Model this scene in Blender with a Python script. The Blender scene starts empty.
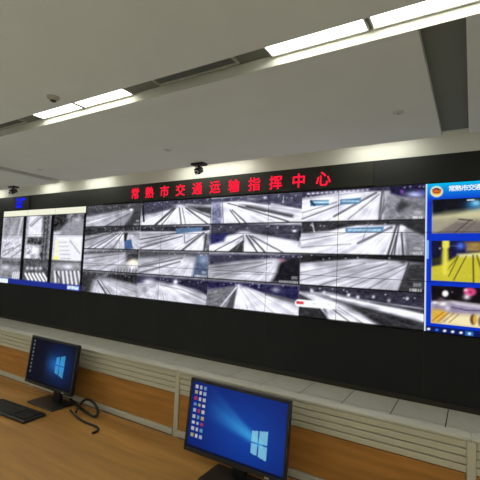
import bpy, bmesh, math, random
import numpy as np
from mathutils import Matrix, Vector

random.seed(7)
rng = np.random.default_rng(11)
sc = bpy.context.scene
C = sc.collection

# ------------------------------------------------------------------ camera
F_PX, YAW, PITCH, ROLL, EYE = 382.97, math.radians(-31.318), math.radians(3.512), math.radians(2.362), 1.765
_f = np.array([math.sin(YAW)*math.cos(PITCH), math.cos(YAW)*math.cos(PITCH), math.sin(PITCH)])
_r = np.cross(_f, [0, 0, 1]); _r /= np.linalg.norm(_r); _u = np.cross(_r, _f)
RT = math.cos(ROLL)*_r + math.sin(ROLL)*_u
UP = -math.sin(ROLL)*_r + math.cos(ROLL)*_u
cam_d = bpy.data.cameras.new('camera'); cam = bpy.data.objects.new('camera', cam_d); C.objects.link(cam)
cam_d.sensor_fit = 'HORIZONTAL'; cam_d.sensor_width = 36; cam_d.lens = F_PX*36/480; cam_d.clip_start = .02
cam.matrix_world = Matrix(((RT[0], UP[0], -_f[0], 0), (RT[1], UP[1], -_f[1], 0), (RT[2], UP[2], -_f[2], EYE), (0, 0, 0, 1)))
sc.camera = cam

def project(X, Y, Z):                      # world -> photo pixel
    Z = Z-EYE
    w = X*_f[0]+Y*_f[1]+Z*_f[2]
    return (240+F_PX*(X*RT[0]+Y*RT[1]+Z*RT[2])/w, 240-F_PX*(X*UP[0]+Y*UP[1]+Z*UP[2])/w)
def pix_ray(x, y): return _f*F_PX + RT*(x-240) - UP*(y-240)
def on_z(x, y, z): v = pix_ray(x, y); v = v*(z-EYE)/v[2]; return Vector((v[0], v[1], z))

# ------------------------------------------------------------------ world, exposure
w = bpy.data.worlds.new('world'); sc.world = w; w.use_nodes = True
w.node_tree.nodes['Background'].inputs[0].default_value = (.02, .02, .02, 1)
w.node_tree.nodes['Background'].inputs[1].default_value = .2
sc.view_settings.view_transform = 'Standard'; sc.view_settings.look = 'None'
sc.view_settings.exposure = 0; sc.view_settings.gamma = 1; sc.view_settings.use_curve_mapping = False
LAMP = 7.0                                  # strength of the fluorescent ceiling panels

# ------------------------------------------------------------------ materials
def lin(c): c = np.asarray(c, float)/255; return np.where(c <= .04045, c/12.92, ((c+.055)/1.055)**2.4)
def mat(name, col, rough=.5, spec=.5, metal=0, noise=0, scale=8, stretch=(1, 1, 1), bump=0):
    m = bpy.data.materials.new(name); m.use_nodes = True; nt = m.node_tree; b = nt.nodes['Principled BSDF']
    b.inputs['Base Color'].default_value = (*col, 1); b.inputs['Roughness'].default_value = rough
    b.inputs['Specular IOR Level'].default_value = spec; b.inputs['Metallic'].default_value = metal
    if noise or bump:
        tc = nt.nodes.new('ShaderNodeTexCoord'); mp = nt.nodes.new('ShaderNodeMapping'); mp.inputs['Scale'].default_value = stretch
        nz = nt.nodes.new('ShaderNodeTexNoise'); nz.inputs['Scale'].default_value = scale; nz.inputs['Detail'].default_value = 5
        nt.links.new(tc.outputs['Object'], mp.inputs[0]); nt.links.new(mp.outputs[0], nz.inputs['Vector'])
        if noise:
            rp = nt.nodes.new('ShaderNodeValToRGB')
            rp.color_ramp.elements[0].position = .3; rp.color_ramp.elements[1].position = .7
            rp.color_ramp.elements[0].color = (*[x*(1-noise) for x in col], 1); rp.color_ramp.elements[1].color = (*[min(1, x*(1+noise)) for x in col], 1)
            nt.links.new(nz.outputs['Fac'], rp.inputs[0]); nt.links.new(rp.outputs[0], b.inputs['Base Color'])
        if bump:
            bp = nt.nodes.new('ShaderNodeBump'); bp.inputs['Strength'].default_value = bump
            nt.links.new(nz.outputs['Fac'], bp.inputs['Height']); nt.links.new(bp.outputs[0], b.inputs['Normal'])
    return m
def emit(name, col, s):
    m = bpy.data.materials.new(name); m.use_nodes = True; nt = m.node_tree; nt.nodes.clear()
    o = nt.nodes.new('ShaderNodeOutputMaterial'); e = nt.nodes.new('ShaderNodeEmission')
    e.inputs[0].default_value = (*col, 1); e.inputs[1].default_value = s; nt.links.new(e.outputs[0], o.inputs[0]); return m
def screen_mat(name, s):
    m = emit(name, (1, 1, 1), s); nt = m.node_tree
    a = nt.nodes.new('ShaderNodeAttribute'); a.attribute_name = 'picture'
    e = [n for n in nt.nodes if n.type == 'EMISSION'][0]; o = [n for n in nt.nodes if n.type == 'OUTPUT_MATERIAL'][0]
    nt.links.new(a.outputs['Color'], e.inputs[0])
    g = nt.nodes.new('ShaderNodeBsdfGlossy'); g.inputs['Roughness'].default_value = .25; g.inputs['Color'].default_value = (.012, .012, .013, 1)
    ad = nt.nodes.new('ShaderNodeAddShader'); nt.links.new(e.outputs[0], ad.inputs[0]); nt.links.new(g.outputs[0], ad.inputs[1]); nt.links.new(ad.outputs[0], o.inputs[0])
    return m

M = dict(
    ceil=mat('ceiling_paint', (.82, .81, .75), .9, .2, noise=.02, scale=2),
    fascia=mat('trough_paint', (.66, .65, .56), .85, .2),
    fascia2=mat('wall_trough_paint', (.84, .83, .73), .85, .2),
    slot=mat('dark_slot_panel', (.20, .20, .17), .7, .3),
    wall=mat('plaster_wall', (.78, .77, .72), .9, .2, noise=.03, scale=3),
    black=mat('black_laminate', (.015, .0165, .0175), .5, .35, noise=.1, scale=1.5),
    bulk=mat('black_bulkhead', (.022, .023, .020), .5, .35),
    led=mat('led_board', (.03, .031, .024), .6, .3),
    skirt=mat('brown_skirting', (.035, .03, .02), .5, .4),
    tile=mat('floor_tile', (.60, .595, .49), .45, .4, noise=.05, scale=9),
    slab=mat('floor_slab', (.62, .62, .56), .7, .3),
    grout=mat('tile_joint', (.03, .03, .025), .9, .1),
    wood=mat('wood_panel', (.40, .185, .040), .5, .3, noise=.22, scale=3, stretch=(1, 6, 9)),
    desk=mat('wood_worktop', (.42, .215, .055), .45, .35, noise=.18, scale=3, stretch=(1, 9, 4)),
    slat=mat('slat_aluminium', (.50, .48, .36), .5, .4, metal=.0),
    slatgap=mat('slat_channel', (.12, .115, .085), .6, .3),
    cap=mat('partition_cap', (.50, .49, .40), .4, .4),
    plastic=mat('black_plastic', (.012, .012, .013), .4, .4),
    plastic2=mat('keycap_plastic', (.02, .02, .022), .55, .3),
    rubber=mat('black_rubber', (.010, .010, .010), .5, .4),
    grille=mat('diffuser_grille', (.16, .16, .14), .6, .3),
    frame=mat('diffuser_frame', (.50, .50, .44), .5, .3),
    lampframe=mat('lamp_frame', (.6, .6, .55), .5, .3),
    lamp=emit('fluorescent_diffuser', (1, 1, .93), LAMP),
    detector=mat('detector_shell', (.5, .45, .37), .5, .3),
    detdark=mat('detector_vent', (.06, .05, .04), .6, .3),
    sprink=mat('sprinkler_plate', (.62, .61, .56), .4, .4),
    chrome=mat('grey_metal', (.5, .5, .5), .35, .5, metal=.8),
    glass=mat('lens_glass', (.02, .02, .025), .1, .6),
    lenswhite=mat('lens_highlight_white', (.75, .75, .72), .4, .4),
    redled=emit('red_led', (1, .012, .045), 1.15),
    blueled=emit('blue_led', (.008, .016, .95), 1.4),
    whitetxt=emit('white_title', (.85, .95, 1), .95),
    screen=screen_mat('wall_picture', .98),
    monitor=screen_mat('monitor_picture', .75),
)

# ------------------------------------------------------------------ mesh helpers
def box(bm, x0, x1, y0, y1, z0, z1, bev=0):
    r = bmesh.ops.create_cube(bm, size=1); vs = r['verts']
    for v in vs:
        v.co = Vector((x0+(v.co.x+.5)*(x1-x0), y0+(v.co.y+.5)*(y1-y0), z0+(v.co.z+.5)*(z1-z0)))
    if bev:
        es = list({e for v in vs for e in v.link_edges})
        bmesh.ops.bevel(bm, geom=es, offset=bev, segments=1, affect='EDGES')
def cyl(bm, c, r1, r2, h, axis='Z', seg=20):
    m = Matrix.Translation(c)
    if axis == 'Y': m = m @ Matrix.Rotation(math.pi/2, 4, 'X')
    if axis == 'X': m = m @ Matrix.Rotation(math.pi/2, 4, 'Y')
    bmesh.ops.create_cone(bm, cap_ends=True, segments=seg, radius1=r1, radius2=r2, depth=h, matrix=m)
def obj(name, bm, m, parent=None, smooth=False):
    me = bpy.data.meshes.new(name); bm.to_mesh(me); bm.free(); me.materials.append(M[m])
    if smooth:
        for p in me.polygons: p.use_smooth = True
    o = bpy.data.objects.new(name, me); C.objects.link(o)
    if parent: o.parent = parent
    return o
def bx(name, m, parent, *dims, bev=0):
    bm = bmesh.new(); box(bm, *dims, bev=bev); return obj(name, bm, m, parent)
def tag(o, label=None, cat=None, group=None, kind=None):
    if label: o['label'] = label
    if cat: o['category'] = cat
    if group: o['group'] = group
    if kind: o['kind'] = kind
    return o
def thing(name, label, cat, loc=(0, 0, 0), group=None, rz=0):
    o = bpy.data.objects.new(name, None); C.objects.link(o); o.location = loc; o.rotation_euler = (0, 0, rz)
    o.empty_display_size = .1
    return tag(o, label, cat, group)
def dup(root, loc, label=None, group=None):
    r = root.copy(); C.objects.link(r); r.location = loc
    if label: r['label'] = label
    if group: r['group'] = group
    for ch in list(root.children):
        c = ch.copy(); C.objects.link(c); c.parent = r
        for g in list(ch.children):
            d = g.copy(); C.objects.link(d); d.parent = c
    return r
def tube(name, pts, r, m, parent=None, seg=8):
    cu = bpy.data.curves.new(name, 'CURVE'); cu.dimensions = '3D'; cu.bevel_depth = r; cu.bevel_resolution = 2; cu.use_fill_caps = True
    sp = cu.splines.new('NURBS'); sp.points.add(len(pts)-1); sp.order_u = 4; sp.use_endpoint_u = True; sp.resolution_u = 6
    for p, q in zip(sp.points, pts): p.co = (*q, 1)
    t = bpy.data.objects.new('tmp', cu); C.objects.link(t)
    me = bpy.data.meshes.new_from_object(t.evaluated_get(bpy.context.evaluated_depsgraph_get()))
    bpy.data.objects.remove(t); me.name = name; me.materials.clear(); me.materials.append(M[m])
    for p in me.polygons: p.use_smooth = True
    o = bpy.data.objects.new(name, me); C.objects.link(o)
    if parent: o.parent = parent
    return o
def text_mesh(name, s, size, m, parent, loc, bold=0., depth=.004):
    cu = bpy.data.curves.new(name, 'FONT'); cu.body = s; cu.size = size; cu.extrude = depth
    cu.align_x = 'CENTER'; cu.align_y = 'CENTER'; cu.resolution_u = 3
    t = bpy.data.objects.new('tmp', cu); C.objects.link(t)
    me = bpy.data.meshes.new_from_object(t.evaluated_get(bpy.context.evaluated_depsgraph_get()))
    bpy.data.objects.remove(t); me.materials.clear(); me.materials.append(M[m])
    vs = np.empty(len(me.vertices)*3, 'f'); me.vertices.foreach_get('co', vs); vs = vs.reshape(-1, 3)
    if len(vs): vs[:, :2] -= (vs[:, :2].max(0)+vs[:, :2].min(0))/2
    me.vertices.foreach_set('co', vs.ravel())
    if bold:
        bm = bmesh.new()
        for k in range(6):
            n0 = len(bm.verts); bm.from_mesh(me); bm.verts.ensure_lookup_table()
            for v in bm.verts[n0:]: v.co += Vector((bold*math.cos(k*math.pi/3), bold*math.sin(k*math.pi/3), .00005*k))
        bm.to_mesh(me); bm.free()
    me.transform(Matrix.Rotation(math.pi/2, 4, 'X'))
    o = bpy.data.objects.new(name, me); C.objects.link(o); o.location = loc
    if parent: o.parent = parent
    return o

# ------------------------------------------------------------------ room shell
XL, XR, YB, YW = -14.0, 6.0, -7.0, 5.79     # YW: face of the video wall
ZC = 3.368                                  # ceiling height
SCR_T, SCR_B = EYE+1.2, EYE-.805

floor = tag(bx('floor', 'slab', None, XL, XR, YB, YW+.3, -.12, -.012), kind='structure')
T = .6
tile_me = None
for j in range(5):
    for i in range(32):
        x0 = -.258+T*(i-23); y0 = YW-T*(j+1)
        if x0 < XL: continue
        if tile_me is None:
            bm = bmesh.new(); box(bm, .006, T-.006, .006, T-.006, -.012, 0, bev=.0015)
            t = obj('floor_tile', bm, 'tile', floor); tile_me = t.data
        else:
            t = bpy.data.objects.new('floor_tile', tile_me); C.objects.link(t); t.parent = floor
        t.location = (x0, y0, 0)
bx('joint_bed', 'grout', floor, XL, XR, YW-5*T, YW, -.0125, -.009)

tag(bx('wall_left', 'wall', None, XL-.15, XL, YB, YW+.3, -.12, ZC+.4), kind='structure')
tag(bx('wall_right', 'wall', None, XR, XR+.15, YB, YW+.3, -.12, ZC+.4), kind='structure')
tag(bx('wall_rear', 'wall', None, XL, XR, YB-.15, YB, -.12, ZC+.4), kind='structure')

# the black wall that carries the screens
wall_back = tag(bx('wall_back', 'wall', None, XL, XR, YW+.12, YW+.3, -.12, ZC+.4), kind='structure')
PW, PH = 1.2058, 2.005/3
VX0 = -.556-9*PW                             # left end of the video wall
x = VX0-2*PW
while x < XR-.01:
    xe = min(x+PW, XR); xs = max(x, XL)
    if xe > xs+.05:
        bx('base_panel', 'black', wall_back, xs+.001, xe-.001, YW-.004, YW+.12, .07, SCR_B-.012)
        bx('header_panel', 'bulk', wall_back, xs+.0005, xe-.0005, YW-.004, YW+.12, SCR_T+.012, ZC-.004)
    x += PW
bx('end_panel', 'black', wall_back, XL, VX0-.012, YW-.004, YW+.12, SCR_B-.01, SCR_T+.01)
bx('end_panel', 'black', wall_back, VX0+12*PW+.012, XR, YW-.004, YW+.12, SCR_B-.01, SCR_T+.01)
tag(bx('baseboard_back', 'skirt', None, XL, XR, YW-.022, YW+.12, 0, .066, bev=.004), kind='structure')

# ceiling: flat board with recessed troughs
RD = .0915                                   # depth of the lamp troughs
TR = [(2.41, 2.685), (-.24, .035), (-1.565, -1.29), (-2.89, -2.615), (-4.215, -3.94), (-5.54, -5.265)]  # rows after the first are out of view, extra ones added for light
T2 = (5.02, YW)
ceiling = tag(bx('ceiling', 'ceil', None, XL, XR, YB, YW+.3, ZC+.30, ZC+.42), kind='structure')
def slab(x0, x1, y0, y1): bx('ceiling_board', 'ceil', ceiling, x0, x1, y0, y1, ZC, ZC+.13)
for k in range(len(TR)): slab(XL, XR, TR[k+1][1] if k+1 < len(TR) else YB, TR[k][0])
SLOTS = [(-7.74, -7.44), (-.314, -.039)]
xs = XL
for a, b in SLOTS:
    slab(xs, a, TR[0][1], T2[0]); xs = b
    bx('slot_panel', 'slot', ceiling, a, b, TR[0][1], T2[0], ZC+.06, ZC+.13)
slab(xs, XR, TR[0][1], T2[0])
for a, b in TR:
    bx('trough_back', 'slot', ceiling, XL, XR, a, b, ZC+RD, ZC+.13)
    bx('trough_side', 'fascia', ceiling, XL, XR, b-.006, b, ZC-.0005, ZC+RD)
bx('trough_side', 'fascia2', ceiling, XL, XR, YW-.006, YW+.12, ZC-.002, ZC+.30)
bx('trough_side', 'ceil', ceiling, XL, XR, T2[0]-.008, T2[0], ZC+.13, ZC+.30)

# ------------------------------------------------------------------ ceiling lamps and air diffusers
def lamp(x0, x1, y0, y1, z, label, group):
    t = thing('ceiling_lamp', label, 'lamp', ((x0+x1)/2, (y0+y1)/2, z), group)
    hx, hy = (x1-x0)/2, (y1-y0)/2
    bm = bmesh.new()
    box(bm, -hx, hx, -hy, -hy+.012, -.02, 0); box(bm, -hx, hx, hy-.016, hy, -.022, 0)
    box(bm, -hx, -hx+.012, -hy+.012, hy-.012, -.02, 0); box(bm, hx-.012, hx, -hy+.012, hy-.012, -.02, 0)
    obj('frame', bm, 'lampframe', t)
    bx('light_panel', 'lamp', t, -hx+.012, hx-.012, -hy+.012, hy-.016, -.014, -.001)
    return t
def diffuser(x0, x1, y0, y1, z, label, group):
    t = thing('air_diffuser', label, 'air vent', ((x0+x1)/2, (y0+y1)/2, z), group)
    hx, hy = (x1-x0)/2, (y1-y0)/2
    bm = bmesh.new()
    box(bm, -hx, hx, -hy, -hy+.016, -.03, 0); box(bm, -hx, hx, hy-.016, hy, -.03, 0)
    box(bm, -hx, -hx+.016, -hy+.016, hy-.016, -.03, 0); box(bm, hx-.016, hx, -hy+.016, hy-.016, -.03, 0)
    obj('frame', bm, 'frame', t)
    bx('backing', 'slot', t, -hx+.016, hx-.016, -hy+.016, hy-.016, -.006, 0)
    n = 5
    for k in range(n):
        y = -hy+.016+(2*hy-.032)*(k+.5)/n
        bx('louvre', 'grille', t, -hx+.016, hx-.016, y-.014, y+.008, -.022, -.016)
    return t
for ti, (a, b) in enumerate(TR):
    z = ZC+RD; y0, y1 = a+.02, b-.016
    for k in range(-3, 4):
        s = -4.52+3.13*k
        if s < XL+.2 or s+2.9 > XR: continue
        if ti == 0 and k == 0:
            la = 'lit white lamp panel of the trough pair, the one nearer the smoke detector'
            lb = 'lit white lamp panel of the trough pair, beside the framed air vent'
            g = 'lamps in the middle ceiling trough'
        elif ti == 0 and k == 1:
            la = 'lit white lamp panel next to the vent, in the trough pair before the dark slot'
            lb = 'lit white lamp panel whose trough crosses above the dark ceiling slot'; g = 'lamps in the middle ceiling trough'
        elif ti == 0:
            la = lb = 'lit white lamp panel farther along the middle ceiling trough'; g = 'lamps farther along the middle trough'
        else:  # unseen lamp rows, added to brighten the room
            la = lb = 'unseen white lamp panel added over the operators to brighten the room'; g = 'added unseen lamps over the operators'
        if ti > 1:  # long lamps end to end, added out of view for more light
            lamp(s, s+1.54, y0, y1, z, la, g); lamp(s+1.565, s+3.105, y0, y1, z, lb, g); continue
        lamp(s, s+.765, y0, y1, z, la, g); lamp(s+.79, s+1.56, y0, y1, z, lb, g)
        dl = 'framed dark air vent in the trough beyond the lamp pair, towards the red sign' if (ti == 0 and k == 0) else \
             ('framed dark air vent in the trough between lamp pair and smoke detector side' if (ti == 0 and k == -1) else 'framed dark air vent in the ceiling troughs')
        diffuser(s+1.96, s+2.85, a+.02, b-.062, z, dl, 'air vents in the ceiling troughs')
for a, b in ((-12.6, -11.45), (-9.6, -8.75), (-7.85, -6.9), (-4.95, -3.35), (-1.6, -.7), (1.4, 2.9), (4.2, 5.6)):
    lamp(a, b, 5.33, 5.64, ZC+.30, 'white lamp panel hidden in the trough above the black video wall', 'lamps in the wall trough')

# ------------------------------------------------------------------ things on the ceiling
def smoke_detector(p):
    t = thing('smoke_detector', 'small brownish smoke detector on the ceiling beside the lit lamp pair', 'smoke detector', p)
    bm = bmesh.new(); cyl(bm, (0, 0, -.008), .058, .062, .016, seg=28); obj('base', bm, 'detector', t)
    bm = bmesh.new(); cyl(bm, (0, 0, -.026), .040, .052, .02, seg=28); obj('body', bm, 'detector', t)
    bm = bmesh.new(); cyl(bm, (0, 0, -.042), .022, .030, .014, seg=28); obj('sensor_cap', bm, 'detdark', t)
smoke_detector(on_z(53.5, 97, ZC))
def sprinkler(p, lab):
    t = thing('sprinkler', lab, 'sprinkler', p)
    bm = bmesh.new(); cyl(bm, (0, 0, -.004), .05, .055, .008, seg=24); obj('cover_plate', bm, 'sprink', t)
    bm = bmesh.new(); cyl(bm, (0, 0, -.012), .010, .012, .010, seg=12); cyl(bm, (0, 0, -.018), .015, .015, .002, seg=16); obj('sprinkler_head', bm, 'chrome', t)
sprinkler(on_z(398, 112.5, ZC), 'small round sprinkler on the ceiling beside the dark slot')
sprinkler(on_z(40, 169.5, ZC), 'small round sprinkler on the ceiling beside the narrow far slot')
sprinkler(on_z(168, 150, ZC), 'small round sprinkler on the ceiling over the first letters of the red sign')
def cctv(p, lab):
    t = thing('security_camera', lab, 'camera', p)
    bx('mount_plate', 'plastic', t, -.12, .13, -.07, .07, -.035, 0, bev=.008)
    bm = bmesh.new(); cyl(bm, (0, 0, -.06), .018, .022, .06, seg=14); obj('stem', bm, 'plastic', t)
    bm = bmesh.new(); box(bm, -.05, .05, -.06, .10, -.045, .045, bev=.012)
    b = obj('camera_body', bm, 'plastic', t); b.location = (0, -.01, -.125); b.rotation_euler = (math.radians(28), 0, math.radians(12))
    bm = bmesh.new(); cyl(bm, (0, -.075, 0), .030, .032, .03, 'Y', 18); obj('lens_ring', bm, 'lenswhite', b)  # white of the ring paints in the highlight at the lens
    bm = bmesh.new(); cyl(bm, (0, -.092, 0), .020, .020, .006, 'Y', 18); obj('lens', bm, 'glass', b)
    bm = bmesh.new(); box(bm, -.056, -.044, -.02, .02, -.03, .06, bev=.003); box(bm, .044, .056, -.02, .02, -.03, .06, bev=.003)
    obj('bracket', bm, 'plastic', t).location = (0, 0, -.12)
cctv(on_z(199, 163.5, ZC), 'black security camera under the ceiling edge above the red sign')
cctv(on_z(13.5, 186.5, ZC), 'black security camera under the ceiling edge above the blue clock')

# ------------------------------------------------------------------ pictures on the video wall (canvas in metres on the wall)
class Canvas:
    def __init__(s, x0, x1, z0, z1, res):
        s.x0, s.x1, s.z0, s.z1 = x0, x1, z0, z1
        s.nx, s.nz = int((x1-x0)*res)+1, int((z1-z0)*res)+1
        s.X, s.Z = np.meshgrid(np.linspace(x0, x1, s.nx), np.linspace(z0, z1, s.nz))
        s.PX, s.PY = project(s.X, YW, s.Z)
        s.c = np.zeros((s.nz, s.nx, 3)); s.tr = (0, 0, 1); s.view(x0, x1, z0, z1)
        s.tex = {}; s.grain = .75
    def view(s, x0, x1, z0, z1):
        i0 = max(0, int(np.ceil((x0-s.x0)/(s.x1-s.x0)*(s.nx-1)-.01))); i1 = min(s.nx, int(np.floor((x1-s.x0)/(s.x1-s.x0)*(s.nx-1)+.01))+1)
        j0 = max(0, int(np.ceil((z0-s.z0)/(s.z1-s.z0)*(s.nz-1)-.01))); j1 = min(s.nz, int(np.floor((z1-s.z0)/(s.z1-s.z0)*(s.nz-1)+.01))+1)
        s.sl = (slice(j0, j1), slice(i0, i1)); s.vr = (x0, x1, z0, z1)
    def noise(s, f):
        if f not in s.tex:
            tot = 0
            for fr, am in ((f, .45), (f*2.3, .45), (f*4.1, .35)):
                n = rng.random((max(2, int((s.z1-s.z0)*fr*1.6)+2), max(2, int((s.x1-s.x0)*fr*.8)+2)))-.5
                a = (s.X-s.x0)/(s.x1-s.x0)*(n.shape[1]-1.001); b = (s.Z-s.z0)/(s.z1-s.z0)*(n.shape[0]-1.001)
                i, j = a.astype(int), b.astype(int); u, v = a-i, b-j
                u, v = u*u*(3-2*u), v*v*(3-2*v)
                tot = tot+am*((n[j, i]*(1-u)+n[j, i+1]*u)*(1-v)+(n[j+1, i]*(1-u)+n[j+1, i+1]*u)*v)
            s.tex[f] = tot
        return s.tex[f][s.sl]
    def _put(s, a, col, amp=0, f=14):
        col = np.broadcast_to(np.asarray(col, float), (3,)); amp = amp*s.grain
        base = col[None, None, :]+(s.noise(f)[..., None]*2*amp if amp else 0)
        s.c[s.sl] = s.c[s.sl]*(1-a[..., None])+base*a[..., None]
    def pts(s, P):
        x0, y0, k = s.tr; return [(x0+p[0]/k, y0+p[1]/k) for p in P]
    def fill(s, col, amp=0, f=14): s._put(np.ones(s.PX[s.sl].shape), col, amp, f)
    def _seg(s, P, closed):
        px, py = s.PX[s.sl], s.PY[s.sl]; d = np.full(px.shape, 1e9); ins = np.zeros(px.shape, bool); n = len(P)
        for k in range(n if closed else n-1):
            ax, ay = P[k]; bx_, by = P[(k+1) % n]; dx, dy = bx_-ax, by-ay
            t = np.clip(((px-ax)*dx+(py-ay)*dy)/(dx*dx+dy*dy+1e-9), 0, 1)
            d = np.minimum(d, np.hypot(px-ax-t*dx, py-ay-t*dy))
            if closed and dy: ins ^= ((ay > py) != (by > py)) & (px < dx*(py-ay)/dy+ax)
        return d, ins
    def poly(s, P, col, soft=1., amp=0, f=14, al=1):
        d, ins = s._seg(s.pts(P), True); sd = np.where(ins, -d, d)
        s._put(np.clip(.5-sd/soft, 0, 1)*al, col, amp, f)
    def line(s, P, wd, col, al=1, soft=.8):
        d, _ = s._seg(s.pts(P), False); s._put(np.clip(.5-(d-wd/2)/soft, 0, 1)*al, col)
    def blob(s, x, y, rx, ry, col, al=1, p=2):
        (x, y), = s.pts([(x, y)]); rx, ry = rx/s.tr[2], ry/s.tr[2]
        r = ((s.PX[s.sl]-x)/rx)**2+((s.PY[s.sl]-y)/ry)**2
        s._put(np.exp(-r**(p/2))*al, col)
    def stamp(s, n=9, side=1, col=215):      # small illegible caption at the foot of a view
        x0, x1, z0, z1 = s.vr; W = x1-x0
        X, Z = s.X[s.sl], s.Z[s.sl]; cx = x1-.04 if side > 0 else x0+.04
        for k in range(n):
            h = .03 if k % 3 else .05
            xx = cx-side*(k*.028); a = (np.abs(X-xx) < .010) & (np.abs(Z-(z0+.04)) < .018)
            s._put(a*.75, col)
        a = (np.abs(X-(x1-.09)) < .05) & (np.abs(Z-(z0+.11)) < .022)
        if side > 0: s._put(a*.45, col)
    def sample(s, X, Z):
        a = np.clip((X-s.x0)/(s.x1-s.x0), 0, 1)*(s.nx-1.001); b = np.clip((Z-s.z0)/(s.z1-s.z0), 0, 1)*(s.nz-1.001)
        i, j = a.astype(int), b.astype(int); u, v = (a-i)[..., None], (b-j)[..., None]; c = s.c
        return (c[j, i]*(1-u)+c[j, i+1]*u)*(1-v)+(c[j+1, i]*(1-u)+c[j+1, i+1]*u)*v

def grid_picture(name, parent, X0, X1, Z0, Z1, n, m, colfn, matname, y):
    nx, nz = n+1, m+1
    X, Z = np.meshgrid(np.linspace(X0, X1, nx), np.linspace(Z0, Z1, nz))
    co = np.stack([X, np.full(X.shape, y), Z], -1).reshape(-1, 3)
    i, j = np.meshgrid(np.arange(n), np.arange(m)); a = (j*nx+i).ravel()
    faces = np.stack([a, a+1, a+nx+1, a+nx], -1)
    me = bpy.data.meshes.new(name)
    me.vertices.add(len(co)); me.vertices.foreach_set('co', co.astype('f').ravel())
    me.loops.add(faces.size); me.loops.foreach_set('vertex_index', faces.astype('i').ravel())
    me.polygons.add(len(faces)); me.polygons.foreach_set('loop_start', np.arange(0, faces.size, 4, dtype='i'))
    me.update(calc_edges=True); me.validate()
    col = np.ones((len(co), 4), 'f'); col[:, :3] = lin(np.clip(colfn(X, Z), 0, 255)).reshape(-1, 3)
    at = me.attributes.new('picture', 'FLOAT_COLOR', 'POINT'); at.data.foreach_set('color', col.ravel())
    me.materials.append(M[matname])
    o = bpy.data.objects.new(name, me); C.objects.link(o)
    if parent: o.parent = parent
    return o

MX0, MX1 = VX0+3*PW, VX0+9*PW
CW, RH = (MX1-MX0)/4, (SCR_T-SCR_B)/4
cv = Canvas(MX0, MX1, SCR_B, SCR_T, 105)
def V(c, r): cv.view(MX0+c*CW+(.0 if c else .03), MX0+(c+1)*CW, SCR_T-(r+1)*RH, SCR_T-r*RH)
BL = np.array([1, 1, 1.06])
def g(v): return BL*v
# column 0
cv.tr = (80, 200, 4.57)
V(0, 0); cv.fill(g(150), 12)
cv.poly([(20, 20), (290, 0), (285, 40), (220, 45), (120, 62), (25, 78)], g(78), 3, 45, 16)
cv.poly([(25, 85), (210, 48), (235, 60), (120, 122), (20, 122)], g(178), 4, 18)
cv.line([(40, 108), (215, 52)], .8, g(225), .8); cv.line([(110, 125), (232, 62)], 1.2, g(95), .8)
cv.poly([(250, 40), (295, 30), (290, 122), (200, 125), (240, 70)], g(70), 3, 30); cv.blob(238, 45, 8, 5, g(240)); cv.stamp(6)
V(0, 1); cv.fill(g(165), 20)
cv.poly([(20, 125), (290, 118), (285, 140), (120, 150), (25, 165)], g(60), 2, 50, 18)
cv.poly([(25, 215), (190, 145), (215, 150), (200, 225), (25, 230)], g(205), 3, 15)
for q in ((30, 70), (60, 100), (100, 135), (150, 170)): cv.line([(q[0], 226), (150+q[1]*.3, 152)], 1.0, g(90), .8)
cv.line([(25, 185), (150, 150)], 1.6, g(70), .6)
cv.poly([(200, 165), (240, 160), (280, 190), (280, 232), (195, 232)], g(200), 3, 30)
cv.poly([(205, 185), (238, 180), (246, 222), (207, 228)], (70, 100, 150), 1.5); cv.poly([(205, 150), (222, 150), (215, 186), (205, 188)], g(40), 1.5)
cv.line([(22, 240), (200, 230)], 1.3, g(50), .8)
V(0, 2); cv.fill(g(165), 10)
cv.poly([(20, 238), (290, 225), (285, 240), (20, 252)], g(75), 2, 40)
cv.poly([(20, 250), (210, 240), (180, 332), (15, 322)], g(182), 4, 12)
cv.line([(30, 268), (200, 246)], 1, g(120), .8); cv.line([(20, 300), (190, 298)], .6, g(120), .7)
cv.poly([(215, 245), (290, 235), (285, 275), (215, 280)], g(60), 4, 30)
cv.blob(246, 288, 24, 16, (255, 235, 190)); cv.blob(240, 308, 26, 12, g(215), .7)
for q in range(150, 270, 14): cv.line([(q, 318), (q-6, 338)], 1, g(90), .6)
V(0, 3); cv.fill(g(120), 20)
cv.poly([(10, 325), (80, 335), (75, 380), (60, 422), (8, 425)], g(62), 4, 55, 18)
cv.poly([(70, 335), (270, 340), (265, 385), (150, 362)], g(52), 3, 45, 18)
cv.poly([(65, 365), (150, 362), (265, 400), (262, 450), (50, 430)], g(190), 5, 20)
cv.line([(85, 370), (128, 438)], 1.3, g(70)); cv.line([(100, 370), (150, 440)], .8, g(110)); cv.blob(120, 345, 14, 6, g(200), .6); cv.stamp(8)
# column 1
cv.tr = (135, 195, 4.17)
V(1, 0); cv.fill(g(190), 15)
cv.poly([(25, 20), (330, 0), (330, 42), (200, 48), (60, 78), (30, 85)], (72, 72, 92), 2.5, 50, 18)
cv.poly([(30, 110), (160, 55), (230, 52), (330, 112), (330, 130), (30, 135)], g(238), 3, 10)
for a, b, wd in (((165, 56), (85, 128), 2.2), ((172, 56), (112, 128), 1), ((188, 54), (196, 125), 1.2), ((200, 54), (214, 125), .7), ((215, 54), (310, 125), 1.6), ((225, 53), (330, 100), 1)): cv.line([a, b], wd, g(60), .85)
cv.line([(36, 30), (40, 110)], 1.6, g(35)); cv.line([(60, 78), (160, 56)], 1.4, g(95), .8)
cv.line([(215, 40), (330, 46)], 1.6, g(160)); cv.poly([(225, 48), (335, 52), (335, 84), (280, 72)], g(70), 2, 25); cv.blob(190, 45, 26, 7, g(245), .7)
V(1, 1); cv.fill(g(205), 12)
cv.poly([(25, 130), (330, 128), (330, 140), (300, 150), (170, 152), (25, 152)], (55, 55, 65), 1.5, 45, 22)
cv.poly([(172, 140), (285, 134), (282, 150), (175, 164)], (88, 120, 160), 1.2, 20, 20)
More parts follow.
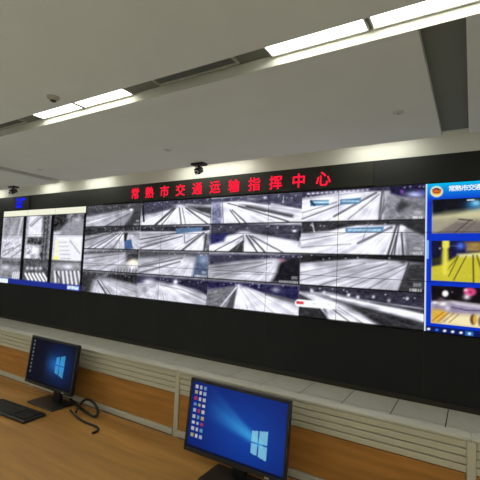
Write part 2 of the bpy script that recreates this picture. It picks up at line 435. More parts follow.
for a, b, wd in (((25, 185), (175, 160), 1.2), ((25, 222), (200, 172), 1.4), ((25, 205), (150, 172), .8), ((190, 238), (290, 158), 2), ((215, 200), (270, 165), 1)): cv.line([a, b], wd, g(80), .8)
cv.poly([(290, 165), (330, 150), (330, 240), (295, 240)], g(120), 3, 60); cv.line([(208, 165), (210, 200)], .9, g(100)); cv.line([(300, 165), (290, 238)], 1.6, g(50), .8)
V(1, 2); cv.fill(g(160), 10)
cv.poly([(20, 232), (310, 240), (310, 262), (180, 250), (20, 262)], g(88), 3, 30)
cv.poly([(20, 300), (180, 262), (255, 285), (245, 350), (20, 330)], g(198), 5, 12)
for a, b, wd in (((20, 300), (200, 262), 2), ((22, 324), (190, 278), 2), ((30, 290), (150, 262), 1)): cv.line([a, b], wd, g(100), .7)
cv.poly([(262, 250), (310, 250), (308, 350), (240, 345)], (80, 95, 125), 4, 25); cv.blob(288, 272, 18, 20, (140, 160, 190), .7); cv.stamp(10)
V(1, 3); cv.fill(g(150), 25)
cv.poly([(10, 335), (310, 355), (310, 420), (250, 392), (160, 372), (110, 360), (10, 372)], (48, 46, 72), 3, 40, 18)
cv.blob(62, 362, 26, 14, g(230)); cv.blob(25, 378, 16, 10, g(190)); cv.poly([(12, 385), (90, 375), (160, 395), (165, 450), (10, 440)], g(185), 4, 35, 10)
cv.poly([(95, 380), (170, 372), (300, 425), (300, 470), (155, 455)], g(228), 5, 12); cv.line([(110, 375), (200, 395), (300, 440)], 1, g(120), .7)
cv.blob(172, 362, 10, 8, g(240)); cv.blob(45, 400, 12, 14, g(110), .5); cv.blob(110, 420, 10, 18, g(240), .6)
# column 2
cv.tr = (200, 190, 4.57)
V(2, 0); cv.fill(g(215), 10)
cv.poly([(50, 40), (480, 5), (480, 92), (320, 68), (180, 56), (100, 58), (50, 62)], (78, 78, 102), 2.5, 45, 18)
cv.poly([(100, 60), (200, 52), (320, 80), (480, 118), (480, 160), (60, 165)], g(238), 3, 8)
cv.poly([(180, 66), (240, 68), (430, 112), (430, 128), (330, 108)], g(120), 2, 12)
for a, b, wd in (((140, 92), (190, 158), 1.1), ((150, 92), (218, 156), 1.3), ((180, 76), (410, 146), 1.3), ((215, 76), (420, 122), 1.6), ((130, 62), (300, 100), 1)): cv.line([a, b], wd, g(50), .85)
cv.poly([(55, 60), (95, 58), (105, 110), (100, 160), (55, 160)], (130, 130, 165), 4, 60, 14); cv.line([(105, 58), (110, 150)], 1, g(120), .7)
cv.blob(240, 42, 26, 7, g(200), .6); cv.line([(385, 28), (382, 60)], .9, g(200), .8); cv.blob(300, 36, 8, 6, g(230)); cv.line([(330, 66), (480, 98)], 2.4, g(215), .8); cv.stamp(7)
V(2, 1); cv.fill(g(220), 10)
cv.poly([(50, 150), (480, 160), (480, 240), (320, 212), (220, 195), (190, 195), (50, 230)], (70, 70, 86), 2.5, 35, 16)
cv.poly([(45, 205), (130, 195), (110, 235), (50, 250)], (50, 50, 110), 3, 40)
cv.poly([(50, 285), (180, 205), (230, 202), (480, 262), (480, 300), (50, 300)], g(238), 3, 8)
for a, b, wd in (((215, 208), (268, 290), 1.7), ((228, 208), (305, 290), 1.7), ((240, 210), (390, 290), 1.2), ((200, 236), (140, 282), 2.4), ((195, 212), (70, 278), 1)): cv.line([a, b], wd, g(50), .85)
cv.poly([(155, 275), (200, 240), (200, 300), (150, 300)], g(60), 2, 25); cv.line([(200, 195), (202, 290)], .8, g(60), .8)
cv.blob(205, 195, 28, 9, g(250), .8); cv.blob(434, 188, 10, 6, g(255)); cv.poly([(455, 215), (480, 210), (480, 262), (450, 258)], g(165), 3, 50); cv.line([(460, 190), (452, 230)], 1.4, g(30))
cv.tr = (200, 250, 4.57)
V(2, 2); cv.fill(g(165), 10)
cv.poly([(40, 20), (460, 20), (460, 60), (350, 40), (220, 45), (45, 68)], (62, 62, 84), 3, 30)
cv.poly([(45, 95), (340, 42), (380, 60), (345, 150), (45, 140)], g(195), 6, 12)
for a, b, wd in (((45, 80), (290, 56), 1.5), ((60, 122), (330, 58), 1.4), ((50, 100), (200, 72), .8), ((45, 108), (340, 112), .7)): cv.line([a, b], wd, g(120), .7)
cv.poly([(380, 48), (462, 30), (462, 160), (330, 145), (355, 100), (362, 70)], (36, 34, 44), 4, 20); cv.blob(378, 48, 16, 8, (170, 110, 120), .8); cv.stamp(12)
V(2, 3); cv.fill(g(140), 25)
cv.poly([(30, 140), (455, 165), (455, 240), (300, 200), (190, 165), (40, 180)], (42, 40, 84), 3, 40, 18)
cv.poly([(35, 185), (165, 165), (95, 262), (35, 262)], g(112), 4, 45, 20)
cv.poly([(175, 170), (215, 170), (455, 265), (455, 312), (145, 275)], g(226), 4, 12)
cv.poly([(160, 175), (172, 172), (155, 272), (120, 268)], g(80), 2, 12); cv.line([(168, 172), (95, 262)], 1.6, g(225), .8); cv.line([(180, 170), (180, 275)], 1.6, g(215), .9)
for a, b in (((190, 175), (260, 285)), ((210, 175), (350, 295)), ((230, 178), (430, 290))): cv.line([a, b], 1, g(150), .6)
cv.poly([(300, 195), (455, 232), (455, 250), (300, 205)], g(100), 2, 20); cv.blob(348, 182, 20, 12, g(190), .7); cv.blob(180, 162, 14, 6, g(245), .8); cv.stamp(6)
# column 3
cv.tr = (295, 180, 3.556)
V(3, 0); cv.fill(g(200), 10)
cv.poly([(20, 40), (480, 0), (480, 30), (320, 40), (180, 42), (25, 66)], (62, 58, 84), 2, 40, 20)
for k in range(14): cv.blob(50+k*16, 50-k*1.1, 6, 3.5, g(245), .8)
cv.poly([(25, 78), (200, 50), (305, 45), (295, 155), (25, 155)], g(218), 3, 10)
for a, b, wd in (((25, 140), (190, 78), 1.3), ((25, 118), (150, 80), 1), ((140, 130), (290, 46), 2.2), ((190, 140), (300, 52), 1)): cv.line([a, b], wd, g(90), .8)
for a, b, wd in (((312, 34), (300, 145), 2), ((318, 70), (305, 146), 1.2), ((326, 84), (312, 118), 1.2), ((316, 28), (318, 76), 1)): cv.line([a, b], wd, g(85), .85)
cv.poly([(325, 50), (470, 60), (470, 150), (315, 150)], g(140), 5, 50, 12); cv.poly([(380, 70), (410, 90), (370, 115), (360, 100)], g(70), 4)
cv.poly([(340, 20), (480, 15), (480, 65), (380, 60), (340, 48)], (36, 32, 70), 3, 25); cv.blob(430, 52, 34, 11, (190, 200, 255)); cv.blob(381, 42, 6, 6, (150, 80, 200)); cv.blob(455, 44, 20, 8, (90, 90, 220), .7)
cv.poly([(56, 72), (122, 72), (122, 90), (56, 94)], (62, 110, 150), 1); cv.poly([(162, 70), (236, 64), (232, 84), (162, 88)], (62, 120, 165), 1)
for k in range(4): cv.line([(64+k*15, 80), (74+k*15, 80)], 1.8, (190, 220, 235), .7); cv.line([(170+k*16, 77), (180+k*16, 76)], 1.8, (190, 225, 240), .7)
cv.line([(58, 76), (70, 90)], 2, (20, 40, 70), .9); cv.line([(98, 120), (150, 148)], .7, g(225), .7); cv.stamp(5)
V(3, 1); cv.fill(g(205), 10)
cv.poly([(20, 150), (480, 140), (480, 190), (380, 160), (220, 162), (120, 182), (25, 190)], g(58), 2.5, 35, 18)
cv.poly([(20, 205), (180, 185), (340, 168), (335, 275), (20, 268)], g(214), 4, 8)
for a, b, wd in (((225, 225), (345, 168), 2.4), ((25, 215), (180, 190), .9), ((20, 240), (200, 228), .7)): cv.line([a, b], wd, g(95), .8)
for a, b, wd in (((366, 150), (330, 272), 2.2), ((372, 150), (352, 275), 1.6), ((380, 190), (386, 272), 2), ((362, 200), (342, 272), 1.5)): cv.line([a, b], wd, g(60), .85)
cv.poly([(390, 175), (480, 175), (480, 285), (395, 280)], g(135), 4, 40, 12); cv.poly([(380, 150), (480, 145), (480, 205), (400, 172)], g(52), 3, 25)
cv.poly([(180, 172), (318, 166), (312, 186), (182, 188)], (70, 120, 160), 1)
for k in range(7): cv.line([(192+k*17, 179), (202+k*17, 178)], 2, (200, 225, 240), .65)
cv.line([(62, 150), (72, 192)], 1.5, g(200), .8); cv.line([(262, 150), (240, 222)], .8, g(120), .8)
for k in range(14): cv.line([(240+k*16, 274), (249+k*16, 275)], 1.6, g(40), .7)
cv.stamp(6)
cv.tr = (295, 250, 3.556)
V(3, 2); cv.fill(g(175), 8)
cv.poly([(15, 15), (480, 20), (480, 48), (390, 42), (230, 32), (20, 46)], g(40), 2.5, 25)
cv.poly([(20, 60), (240, 38), (395, 46), (365, 158), (20, 125)], g(208), 6, 8)
for a, b, wd in (((20, 108), (250, 48), 1.2), ((90, 125), (330, 46), 1.6), ((180, 138), (390, 52), 1.6), ((20, 80), (200, 48), .9), ((250, 145), (400, 60), 1.2)): cv.line([a, b], wd, g(125), .75)
cv.poly([(405, 50), (480, 45), (480, 165), (365, 155), (390, 95)], g(62), 4, 40, 14); cv.line([(405, 48), (368, 155)], 2, g(50), .7); cv.blob(385, 44, 12, 5, g(70), .9)
for k in range(12): cv.line([(235+k*17, 143+k*.9), (245+k*17, 143.5+k*.9)], 1.4, g(235), .6)
cv.stamp(6)
V(3, 3); cv.fill(g(70), 25, 18)
cv.poly([(10, 128), (480, 150), (480, 225), (240, 178), (120, 150), (10, 150)], (58, 56, 72), 3, 40, 20)
cv.poly([(60, 150), (120, 152), (480, 232), (480, 262), (220, 196)], g(205), 3, 12); cv.line([(130, 165), (480, 238)], 2, g(250), .9); cv.line([(220, 175), (480, 212)], 1.6, g(150), .8)
cv.poly([(20, 150), (75, 155), (200, 205), (330, 278), (330, 300), (120, 270), (110, 205)], g(205), 4, 15)
cv.line([(115, 195), (205, 262)], 1.6, g(80), .8); cv.line([(150, 200), (262, 272)], 1.2, g(90), .7)
cv.poly([(210, 205), (270, 212), (450, 262), (470, 280), (330, 285)], g(58), 4, 40, 14)
cv.poly([(10, 195), (100, 200), (125, 262), (10, 245)], g(52), 4, 30)
for q in ((62, 145), (105, 152), (192, 160), (225, 168), (280, 166), (335, 180), (400, 172), (262, 188)): cv.blob(q[0], q[1], 6, 6, g(225), .9)
cv.line([(15, 150), (75, 180), (120, 240)], 2, g(200), .6)
cv.view(MX0, MX1, SCR_B, SCR_B+RH*1.2)
cv.line([(14, 188), (138, 198)], 7.2, (240, 240, 244), 1, .8); cv.poly([(7, 181), (33, 183), (33, 193), (7, 191)], (215, 40, 60), 1)
for k in range(3): cv.line([(62+k*25, 190+k*2), (74+k*25, 191+k*2)], 1.6, g(150), .7)

# road streaks that run to each view's vanishing point, then contrast
def streaks(c, r, tr, vp, x0, x1, yb, n, lo, hi, al=.35):
    al = al*.4; cv.tr = tr; V(c, r)
    (vx, vy), = cv.pts([vp]); th = np.arctan2(cv.PY[cv.sl]-vy, cv.PX[cv.sl]-vx); rad = np.hypot(cv.PY[cv.sl]-vy, cv.PX[cv.sl]-vx)
    tab = rng.random(260)-.5; ti_ = (th+np.pi)/(2*np.pi)*258; i_ = ti_.astype(int); w_ = ti_-i_
    fan = (tab[i_]*(1-w_)+tab[i_+1]*w_)*np.clip(rad/12, 0, 1)
    low = cv.noise(2.2)
    lum = cv.c[cv.sl].mean(-1, keepdims=True)/255
    cv.c[cv.sl] = cv.c[cv.sl]*(1+(.24*fan+.5*low)[..., None]*np.clip(lum*1.3, 0, 1))
    for k in range(n):
        t = (k+.5*rng.random())/n; xb = x0+(x1-x0)*t; f0 = .12+.2*rng.random(); f1 = .6+.4*rng.random()
        p = [(vp[0]+(xb-vp[0])*f, vp[1]+(yb-vp[1])*f) for f in (f0, f1)]
        cv.line(p, .5+.5*rng.random(), g(hi if k % 2 else lo), al, .9)
A0, A1, A2, A3, A4, A5 = (80, 200, 4.57), (135, 195, 4.17), (200, 190, 4.57), (200, 250, 4.57), (295, 180, 3.556), (295, 250, 3.556)
streaks(0, 0, A0, (225, 48), -60, 230, 125, 9, 110, 230); streaks(0, 1, A0, (205, 145), -60, 190, 230, 10, 90, 240)
streaks(0, 2, A0, (260, 238), -200, 160, 330, 8, 130, 215); streaks(0, 3, A0, (90, 355), 60, 330, 440, 9, 110, 235)
streaks(1, 0, A1, (188, 48), 20, 340, 130, 14, 90, 255, .5); streaks(1, 1, A1, (300, 145), -160, 250, 240, 10, 110, 245)
streaks(1, 2, A1, (250, 255), -200, 200, 345, 9, 120, 225); streaks(1, 3, A1, (110, 365), 160, 420, 470, 8, 150, 250)
streaks(2, 0, A2, (120, 55), 90, 620, 160, 14, 90, 255, .5); streaks(2, 1, A2, (205, 198), 60, 520, 295, 14, 90, 255, .5)
streaks(2, 2, A3, (370, 36), -260, 330, 150, 10, 120, 235); streaks(2, 3, A3, (182, 163), 150, 560, 300, 12, 140, 250)
streaks(3, 0, A4, (310, 36), -160, 290, 155, 12, 110, 245); streaks(3, 1, A4, (370, 150), -260, 320, 275, 12, 120, 240)
streaks(3, 2, A5, (420, 36), -160, 360, 160, 14, 130, 240); streaks(3, 3, A5, (30, 140), 100, 330, 290, 8, 120, 245); streaks(3, 3, A5, (30, 138), 380, 900, 290, 8, 60, 220)
for c_ in range(4):                          # thin dark gap under each view, bright specks of street lamps in the dark sky
    for r_ in range(4):
        V(c_, r_); x0_, x1_, z0_, z1_ = cv.vr
        cv.view(x0_, x1_, z0_, z0_+.016); cv.fill((22, 22, 30))
        V(c_, r_); xx, zz = cv.X[cv.sl], cv.Z[cv.sl]
        for k in range(9):
            cx, cz = x0_+rng.random()*(x1_-x0_), z1_-.02-.07*rng.random()
            cv._put(np.exp(-((xx-cx)/.012)**2-((zz-cz)/.010)**2)*.8, g(230))
gm = cv.c.mean(-1, keepdims=True); cold = np.abs(cv.c-gm).max(-1, keepdims=True)
cv.c = gm*.25*BL+cv.c*.75                    # night cameras give weak colour
q_ = cv.c/255; cv.c = 255*np.clip(.5+(q_-.5)*1.16+.01, .05, 1)

# left desktop window
lc = Canvas(VX0, MX0, SCR_B, SCR_T, 60)
LW = MX0-VX0
def LX(f): return VX0+f*LW
lc.fill((10, 11, 14)); lc.grain = 1.5
HT = SCR_T-SCR_B
def LV(f0, f1, t0, t1): lc.view(LX(f0), LX(f1), SCR_T-t1*HT, SCR_T-t0*HT)
LV(0, 1, 0, .075); lc.fill((205, 205, 186)); LV(0, 1, .93, 1); lc.fill((28, 40, 118)); LV(0, .13, .935, 1); lc.fill((200, 215, 235), 25, 20)
LV(.86, .98, .95, .985); lc.fill((170, 190, 230), 60, 20)
cols = ((.0, .285), (.325, .63), (.665, .985))
lc.tr = (0, 205, 5.65)
LV(*cols[0], .09, .645); lc.fill(g(165), 22, 10)
lc.poly([(45, 62), (100, 60), (60, 150), (28, 200), (25, 110)], g(120), 4, 25); lc.poly([(90, 60), (155, 60), (140, 165), (80, 170)], g(125), 5, 20)
lc.line([(130, 70), (105, 175)], 2, g(190), .7); lc.poly([(20, 190), (145, 185), (135, 300), (18, 305)], g(185), 4, 35, 12)
for a, b in (((30, 230), (60, 215)), ((25, 285), (120, 225)), ((60, 300), (132, 250)), ((20, 265), (80, 240))): lc.line([a, b], 1, g(90), .7)
LV(*cols[0], .645, .93); lc.fill(g(130), 25, 10); lc.poly([(15, 308), (130, 315), (128, 345), (70, 340), (14, 335)], g(85), 3, 30)
lc.blob(40, 355, 18, 14, g(185)); lc.poly([(14, 380), (70, 350), (80, 436), (10, 430)], g(120), 4, 35, 9)
for k in range(4): lc.line([(80+k*11, 380), (74+k*12, 434)], 1.1, g(225), .8)
LV(*cols[1], .09, .645); lc.fill(g(150), 30, 10); lc.poly([(172, 60), (252, 58), (250, 180), (160, 180)], g(205), 3, 12)
lc.line([(180, 120), (240, 65)], 2, g(120), .8); lc.line([(170, 115), (225, 62)], .8, g(120), .8)
lc.poly([(245, 60), (290, 60), (275, 320), (215, 320), (240, 200)], g(85), 3, 60, 14)
for k in range(4): lc.line([(262+k*9, 65), (240+k*9, 315)], .8, g(35+60*(k % 2)), .8)
lc.poly([(160, 182), (245, 182), (240, 225), (158, 225)], g(60), 2, 60, 18); lc.poly([(150, 225), (225, 235), (220, 325), (142, 325)], g(175), 4, 60, 14)
lc.blob(200, 255, 14, 14, g(235)); lc.blob(160, 290, 18, 10, g(215))
LV(*cols[1], .645, .93); lc.fill(g(70), 30, 16)
for k in range(4): lc.blob(160+k*24, 358, 9, 9, g(220), .8)
for k in range(6): lc.line([(148+k*20, 388), (172+k*21, 436)], 1.9, g(235))
lc.tr = (40, 200, 5.06)
LV(*cols[2], .09, .645); lc.fill(g(175), 10)
lc.poly([(75, 70), (240, 65), (235, 165), (70, 160)], g(110), 2, 45, 14); lc.poly([(72, 72), (140, 68), (138, 112), (100, 150), (70, 158)], g(38), 3, 35, 16)
lc.poly([(150, 110), (230, 105), (230, 180), (100, 178)], g(130), 4, 15); lc.blob(195, 100, 18, 8, g(190), .8)
lc.poly([(82, 185), (228, 185), (215, 318), (70, 318)], g(208), 3, 10); lc.line([(155, 205), (205, 270)], 1.4, g(130), .7)
for k in range(5): lc.line([(95+k*4, 215+k*20), (140+k*5, 213+k*21)], .8, g(140), .7)
lc.poly([(72, 285), (95, 285), (96, 312), (70, 315)], (225, 215, 110), 2); lc.poly([(85, 205), (100, 205), (95, 280), (80, 280)], (215, 210, 150), 3, al=.7)
LV(*cols[2], .645, .93); lc.fill(g(95), 20, 14); lc.poly([(70, 322), (210, 322), (208, 350), (70, 350)], g(135), 4, 20); lc.blob(145, 338, 24, 12, g(225), .8)
for k in range(7): lc.line([(78+k*20, 362), (84+k*21, 432)], 1.9, g(225), .85)
lc.line([(85, 365), (105, 400), (106, 430)], 1.4, g(30), .8)

lc.c = np.clip(lc.c*1.2, 0, 255)
# right blue window
bc = Canvas(MX1, MX1+3*PW, SCR_B, SCR_T, 150)
def RV(x0, x1, z0, z1): bc.view(x0, x1, z0, z1)
bc.fill((6, 52, 200))
RV(MX1, MX1+3*PW, SCR_T-.30, SCR_T)
tz = np.clip((SCR_T-bc.Z[bc.sl])/.27, 0, 1)[..., None]
bc.c[bc.sl] = np.array([5, 190, 240])*(1-tz)+np.array([6, 42, 200])*tz
RV(MX1, MX1+.022, SCR_B, SCR_T); bc.fill((215, 228, 245)); RV(MX1+.022, MX1+.05, EYE+.17, EYE+.42); bc.fill((130, 180, 250))
VX = MX1+.085
bc.tr = (420, 180, 8)
bc.blob(134, 95, 55, 45, (245, 240, 205), 1, 12)
RV(MX1, MX1+.4, SCR_T-.3, SCR_T)
bc.blob(134, 95, 52, 46, (250, 245, 215), 1, 14); bc.blob(134, 96, 38, 30, (240, 150, 40), 1, 10)
bc.blob(134, 78, 26, 14, (90, 50, 55), 1, 8); bc.blob(131, 88, 15, 12, (235, 95, 40), 1, 6); bc.line([(102, 78), (108, 98), (134, 106), (160, 98), (166, 78)], .9, (110, 45, 40)); bc.blob(134, 122, 22, 8, (255, 225, 120), .9)
Z0, Z1, Z2, Z3, Z4, Z5 = EYE+.975, EYE+.515, EYE+.415, EYE-.12, EYE-.185, EYE-.69
VW = .82
RV(VX, VX+VW, Z1, Z0); bc.fill((165, 160, 130), 8)
bc.poly([(90, 150), (600, 100), (600, 225), (480, 232), (300, 270), (100, 290)], (14, 16, 26), 4, 8)
bc.poly([(190, 245), (290, 235), (320, 260), (180, 285)], (42, 46, 42), 4)
bc.poly([(90, 290), (300, 262), (480, 222), (700, 200), (700, 330), (300, 310), (90, 320)], (205, 200, 160), 8, 10)
bc.poly([(90, 430), (300, 330), (700, 320), (700, 500), (90, 480)], (122, 112, 108), 6, 8); bc.poly([(90, 330), (290, 320), (130, 440), (90, 450)], (165, 158, 138), 8)
bc.line([(230, 465), (400, 322)], 1, (70, 62, 60), .8); bc.line([(280, 470), (450, 330)], .8, (80, 72, 70), .6); bc.line([(120, 440), (300, 340)], .8, (95, 88, 78), .6); bc.line([(310, 315), (350, 318), (420, 325)], 1.2, (40, 40, 40), .8)
bc.blob(430, 200, 70, 34, (40, 130, 200), .8); bc.blob(450, 185, 40, 24, (150, 225, 255), .9); bc.line([(380, 163), (430, 161)], 1.4, (235, 240, 245), .9)
for k in range(5): bc.line([(118+k*18, 458), (130+k*18, 458)], 1.5, (225, 220, 210), .8)
RV(VX, VX+VW, Z3, Z2); bc.tr = (420, 235, 8); bc.fill((205, 195, 55), 12)
bc.poly([(80, 40), (700, 20), (700, 110), (470, 140), (310, 160), (180, 235), (95, 250)], (18, 18, 52), 3, 12)
bc.poly([(100, 190), (170, 175), (170, 225), (105, 235)], (48, 48, 26), 3, 12); bc.poly([(360, 60), (700, 40), (700, 140), (370, 130)], (165, 135, 75), 4, 45, 12)
bc.poly([(300, 155), (700, 145), (700, 168), (310, 172)], (240, 235, 200), 4)
for a, b, wd in (((310, 165), (230, 330), 1), ((370, 170), (270, 360), 1.2), ((425, 165), (428, 375), 1.8), ((455, 165), (520, 375), 1.6), ((200, 300), (300, 180), .8)): bc.line([a, b], wd, (75, 68, 25), .75)
bc.blob(326, 88, 26, 24, (110, 170, 255)); bc.blob(326, 88, 50, 40, (40, 60, 200), .5); bc.line([(230, 88), (320, 90)], .7, (120, 130, 200), .6)
bc.line([(207, 60), (207, 85)], 6.2, (235, 225, 70), 1, 2); bc.line([(204, 90), (202, 300)], 5, (235, 222, 75), .95, 3); bc.blob(200, 200, 34, 100, (235, 225, 80), .5, 4); bc.poly([(180, 45), (236, 45), (232, 100), (184, 100)], (238, 228, 90), 3)
bc.blob(160, 108, 7, 9, (220, 225, 230), .8)
RV(VX, VX+VW, Z5, Z4); bc.tr = (420, 280, 8); bc.fill((205, 190, 165), 12)
bc.poly([(80, 30), (700, 40), (700, 220), (440, 190), (250, 165), (90, 175)], (16, 12, 18), 3, 8)
bc.poly([(95, 175), (250, 170), (440, 192), (700, 230), (700, 300), (380, 275), (230, 262), (95, 250)], (150, 138, 165), 5, 25)
bc.poly([(260, 175), (480, 205), (700, 228), (700, 250), (300, 200)], (225, 220, 235), 4); bc.line([(250, 215), (360, 240), (620, 250)], 1, (60, 55, 85), .8)
bc.poly([(95, 235), (180, 240), (230, 270), (140, 340), (95, 340)], (228, 178, 60), 5, 20); bc.poly([(230, 280), (600, 285), (600, 400), (180, 350)], (248, 235, 185), 6)
for k in range(4): bc.line([(100+k*45, 325+k*4), (190+k*40, 255+k*6)], 1, (150, 100, 40), .7)
bc.blob(203, 108, 27, 27, (255, 252, 250), 1, 6); bc.blob(185, 190, 30, 18, (255, 255, 255)); bc.blob(120, 180, 26, 12, (240, 240, 240)); bc.blob(170, 155, 34, 18, (125, 105, 110), .7); bc.blob(222, 225, 22, 20, (235, 230, 240), .8)
bc.blob(400, 95, 52, 36, (225, 70, 130), 1, 6); bc.blob(366, 80, 16, 13, (255, 210, 230)); bc.blob(402, 98, 12, 10, (150, 30, 80)); bc.blob(375, 135, 28, 22, (240, 225, 240)); bc.blob(258, 95, 8, 8, (130, 130, 130), .8)
bc.blob(425, 315, 26, 44, (80, 50, 30), .9, 6); bc.blob(440, 315, 18, 40, (225, 180, 80), .9, 6); bc.blob(480, 330, 18, 40, (90, 60, 40), .7, 6)
bc.line([(390, 48), (480, 58)], 1.1, (230, 225, 225), .8)
RV(MX1+.022, MX1+3*PW, SCR_B, SCR_B+.075); bc.fill((14, 28, 92))
RV(MX1+.022, MX1+3*PW, SCR_B-.01, SCR_B+.12)
for k, xx in enumerate((70, 135, 198, 262, 328)): bc.blob(xx, 390+k*7.5, 15, 11, (235, 240, 250) if k != 1 else (60, 110, 230), 1, 8)
bc.poly([(362, 405), (428, 413), (428, 450), (362, 444)], (45, 110, 190), 1); bc.blob(396, 428, 14, 12, (225, 240, 255), 1, 6)
d_ = (bc.x1-bc.x0)/(bc.nx-1); ia, ib = int((VX-bc.x0)/d_), int((VX+VW-bc.x0)/d_)+1
ja, jb = int((Z5-bc.z0)/d_), int((Z0-bc.z0)/d_)+2
blk = bc.c[ja:jb, ia:ib].copy()
for k in (1, 2, 3):                          # the window goes on with further columns of the same size
    o_ = ia+int(k*.88/d_); n_ = min(ib-ia, bc.nx-o_-6)
    if n_ > 20: bc.c[ja:jb, o_:o_+n_] = blk[:, :n_]

# the wall of display panels
vw = thing('video_wall', 'wide black-framed video wall showing rows of road camera pictures', 'video wall', (0, 0, 0))
for c in range(12):
    for r in range(3):
        x0 = VX0+c*PW; z0 = SCR_B+r*PH
        p = bx('display_panel', 'black', vw, x0+.0006, x0+PW-.0006, YW-.02, YW+.11, z0+.0006, z0+PH-.0006)
        cn = lc if c < 3 else (cv if c < 9 else bc)
        nx = 60 if c < 3 else (110 if c < 9 else (170 if c == 9 else 60))
        i = .0034
        q = grid_picture('picture', p, x0+i, x0+PW-i, z0+i, z0+PH-i, nx, int(nx*.56), cn.sample, 'screen', YW-.0215)
ttl = '常熟市交通'
x = -.236
for k, ch in enumerate(ttl):
    text_mesh('title_character', ch, .082, 'whitetxt', vw, (x+k*.0745, YW-.024, EYE+1.116), .0022, .0008)

# red LED sign and blue LED clock on the header
sg = thing('led_sign', 'long dark LED board with glowing red Chinese characters above the screens', 'sign', (0, 0, 0))
bx('sign_board', 'led', sg, -7.2, -1.25, YW-.026, YW-.0045, EYE+1.225, EYE+1.585, bev=.003)
for k, ch in enumerate('常熟市交通运输指挥中心'):
    text_mesh('character', ch, .25, 'redled', sg, (-6.18+.4165*k, YW-.0275, EYE+1.405-.0015*k), .0055, .0015)
ck = thing('led_clock', 'small dark LED board with three rows of glowing blue figures', 'sign', (0, 0, 0))
bx('sign_board', 'led', ck, -10.95, -10.2, YW-.026, YW-.0045, EYE+1.225, EYE+1.585, bev=.003)
for r in range(3):
    bm = bmesh.new(); zc = EYE+1.505-.10*r; n = (7, 5, 5)[r]
    for k in range(n):
        xa = -10.80+.062*k
        for a in range(3):
            for b in range(4):
                if rng.random() < .93: box(bm, xa+a*.017, xa+a*.017+.013, YW-.0285, YW-.0265, zc+b*.019-.035, zc+b*.019-.021)
    tag(obj('figure_row', bm, 'blueled', ck), kind='stuff')

# ------------------------------------------------------------------ operators' worktop and partitions
DZ, PY = EYE-.96, 1.70                        # worktop height, face of the partitions
wt = thing('worktop', 'long light-brown wooden operator worktop below the partition', 'desk', (-1.4, PY, 0))
bx('desk_top', 'desk', wt, -2.8, 4.2, -.82, -.014, DZ-.035, DZ, bev=.003)
for x in (-2.78, -1.4, 0, 1.4, 2.8, 4.18):
    bx('side_panel', 'desk', wt, x-.018, x+.018, -.70, -.042, .0, DZ-.0355)
bx('modesty_panel', 'desk', wt, -2.76, 4.16, -.04, -.018, .1, DZ-.0355)
labs = ('wood and slat desk partition behind the keyboard', 'wood and slat desk partition between the dark monitor and the upright post',
        'wood and slat desk partition behind the bright blue monitor', 'wood and slat desk partition with no monitor in front of it')
ZT = EYE-.605
def partition(x0, lab):
    t = thing('desk_partition', lab, 'partition', (x0, PY, 0), 'desk partitions')
    bx('core', 'slatgap', t, .016, 1.384, .012, .040, .02, ZT-.014)
    bx('wood_panel', 'wood', t, .018, 1.382, .0, .0118, DZ+.032, ZT-.134, bev=.001)
    bx('lower_panel', 'wood', t, .018, 1.382, .003, .0118, .03, DZ-.05)
    bx('foot_rail', 'cap', t, .016, 1.384, -.012, .0118, DZ+.0005, DZ+.031, bev=.002)
    for k in range(4):
        z1 = ZT-.016-k*.0295
        bx('slat', 'slat', t, .016, 1.384, -.004, .0118, z1-.0255, z1, bev=.002)
    bx('top_cap', 'cap', t, .0, 1.4, -.012, .05, ZT-.0135, ZT, bev=.003)
    bx('post', 'slat', t, -.014, .0155, -.008, .046, .0, ZT-.0138, bev=.002)
for k, xx in enumerate((-4.2, -2.8, -1.4, 0)): partition(xx, labs[k])

# ------------------------------------------------------------------ monitors
def picture_canvas(nu, nv, fn):
    U, W = np.meshgrid(np.linspace(0, 1, nu), np.linspace(0, 1, nv)); return fn(U, W)
def glow_dark(U, W):                          # dark desktop, lit window logo at the right, icons at the left
    c = np.zeros(U.shape+(3,)); c[:] = (16, 17, 32)
    def add(a, col):
        nonlocal c; c = c*(1-a[..., None])+np.array(col)*a[..., None]
    d = np.hypot((U-.70)*1.6, W-.50); add(np.exp(-(d/.45)**2)*.7, (20, 62, 140))
    ray = np.exp(-((W-.50-(U-.72)*.0)/(.10+.22*np.clip((.78-U)*1.6, 0, 1)))**2)*np.clip((U-.34)/.3, 0, 1)*(U < .80)
    add(np.clip(ray*1.0, 0, .9), (38, 120, 210))
    for (u0, u1, s) in ((.60, .68, .0), (.695, .79, .02)):
        h = .17+(U-.60)*.42
        for sgn in (-1, 1):
            a = ((U > u0) & (U < u1) & (sgn*(W-.5) > .012) & (sgn*(W-.5) < h)).astype(float); add(a*.85, (70, 175, 235))
    for r in range(9):
        for q in range(1): add(((np.abs(U-.045) < .016) & (np.abs(W-.93+.09*r) < .022)).astype(float)*.7, (150, 160, 170))
    add((W < .035).astype(float)*.8, (12, 14, 24))
    return c
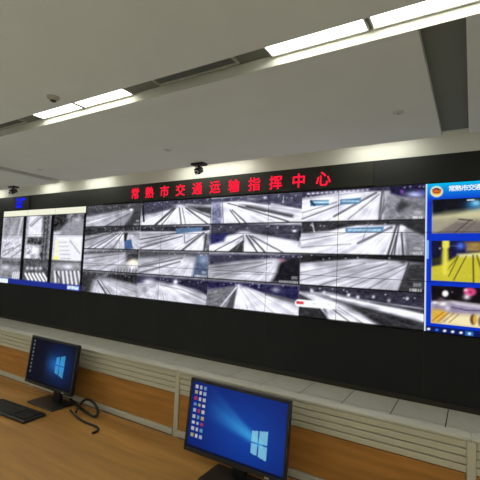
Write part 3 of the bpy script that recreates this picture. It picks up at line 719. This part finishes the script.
def glow_blue(U, W):
    c = np.zeros(U.shape+(3,)); c[:] = (12, 36, 118)
    def add(a, col):
        nonlocal c; c = c*(1-a[..., None])+np.array(col)*a[..., None]
    d = np.hypot((U-.62)*1.3, W-.42); add(np.exp(-(d/.55)**2)*.75, (14, 78, 190))
    for (m, wd, al) in ((-.62, .06, .95), (-.36, .03, .5), (-1.0, .03, .45)):
        l = W-(.36+m*(U-.78)); add(np.exp(-(l/(wd+.10*np.clip(.78-U, 0, 1)))**2)*np.clip((U-.14)/.5, 0, 1)*(U < .80)*al, (60, 165, 235))
    for (u0, u1) in ((.68, .745), (.755, .835)):
        h = .15+(U-.68)*.3
        for sgn in (-1, 1): add(((U > u0) & (U < u1) & (sgn*(W-.36) > .012) & (sgn*(W-.36) < h)).astype(float)*.85, (150, 225, 250))
    cl = ((225, 225, 215), (190, 205, 230), (205, 190, 120), (215, 215, 215), (200, 60, 90), (235, 235, 235), (120, 170, 210))
    for r in range(9):
        for q in range(3):
            add(((np.abs(U-.045-.05*q) < .015) & (np.abs(W-.93+.092*r) < .026)).astype(float)*.85, cl[(r*2+q*3) % 7])
    add((W < .04).astype(float)*.85, (14, 18, 36))
    return c
def monitor(x0, w_, y, ztop, h, tilt, fn, label, s):
    t = thing('monitor', label, 'monitor', (x0+w_/2, y, DZ))
    # frame centred on its own middle, tilted back
    zc = ztop-DZ-h/2*math.cos(tilt)
    head = bpy.data.objects.new('screen_housing', None)
    b = .014
    bm = bmesh.new(); box(bm, -w_/2+.004, w_/2-.004, .006, .03, -h/2+.004, h/2-.004, bev=.004); box(bm, -w_/4, w_/4, .03, .055, -h/3, h/3, bev=.008)
    hs = obj('housing', bm, 'plastic', t)
    bm = bmesh.new()
    box(bm, -w_/2, w_/2, 0, .02, h/2-b, h/2, bev=.002); box(bm, -w_/2, w_/2, 0, .02, -h/2, -h/2+b+.004, bev=.002)
    box(bm, -w_/2, -w_/2+b, 0, .02, -h/2+b, h/2-b, bev=.002); box(bm, w_/2-b, w_/2, 0, .02, -h/2+b, h/2-b, bev=.002)
    bz = obj('bezel', bm, 'plastic', hs)
    W0, W1, H0, H1 = -w_/2+b, w_/2-b, -h/2+b+.004, h/2-b
    grid_picture('picture', hs, W0, W1, H0, H1, 150, 94, lambda X, Z: fn((X-W0)/(W1-W0), (Z-H0)/(H1-H0)), 'monitor', .005)
    bm = bmesh.new(); box(bm, w_*.32, w_*.32+.02, -.002, .004, -h/2+.004, -h/2+.010); obj('power_button', bm, 'chrome', hs)
    hs.location = (0, 0, zc); hs.rotation_euler = (-tilt, 0, 0)
    bx('neck', 'plastic', t, -.035, .035, .058, .085, .012, zc-.01, bev=.004)
    bm = bmesh.new(); cyl(bm, (0, 0, 0), .02, .02, .09, 'X', 14); o = obj('tilt_hinge', bm, 'plastic', t); o.location = (0, .055, zc-.01)
    bx('base', 'plastic', t, -.145, .125, -.05, .11, .0, .0125, bev=.004)
    return t
monitor(-2.578, .497, 1.535, EYE-.547, .305, math.radians(6), glow_dark, 'black monitor with a dark desktop and small glowing window logo', .6)
monitor(-1.142, .515, 1.465, EYE-.549, .322, math.radians(6), glow_blue, 'black monitor showing a bright blue desktop with rows of icons', .6)

# keyboard in front of the dark monitor
def keyboard(px, rz, label):
    p = px
    t = thing('keyboard', label, 'keyboard', (p.x, p.y, DZ), rz=rz)
    bm = bmesh.new(); box(bm, -.22, .22, -.072, .072, 0, .018, bev=.005); obj('case', bm, 'plastic', t)
    bm = bmesh.new()
    for r in range(5):
        for k in range(21):
            if k in (15, 19) and r < 4 and k == 15: continue
            x = -.208+k*.0198; y = -.058+r*.023
            box(bm, x, x+.0168, y, y+.019, .0181, .0245)
    tag(obj('keys', bm, 'plastic2', t), kind='stuff')
keyboard(on_z(14, 397.5, DZ)+Vector((.235, -.135, 0)), math.radians(3), 'black keyboard lying on the worktop before the dark monitor')

# cables behind the dark monitor
def dpt(px, py, h): q = on_z(px, py, DZ+h); return (q.x, q.y, DZ+h)
cb = tube('cable', [dpt(70, 399, .045), dpt(74, 402, .02), dpt(80, 408, .010), dpt(88, 414, .010), dpt(96, 418, .010), dpt(99, 412, .04), dpt(95, 403, .075), dpt(87, 398, .085), dpt(81, 402, .05), dpt(78, 409, .018), dpt(76, 412, .024)], .008, 'rubber')
tag(cb, 'black cable looping up beside the dark monitor stand', 'cable')
cb = tube('cable', [dpt(70, 410, .03), dpt(75, 416, .009), dpt(82, 421, .007), dpt(90, 424, .007), dpt(98, 427, .007), dpt(100, 431, .007), dpt(92, 433, .007)], .006, 'rubber')
tag(cb, 'black cable lying flat on the worktop beside the looping one', 'cable')
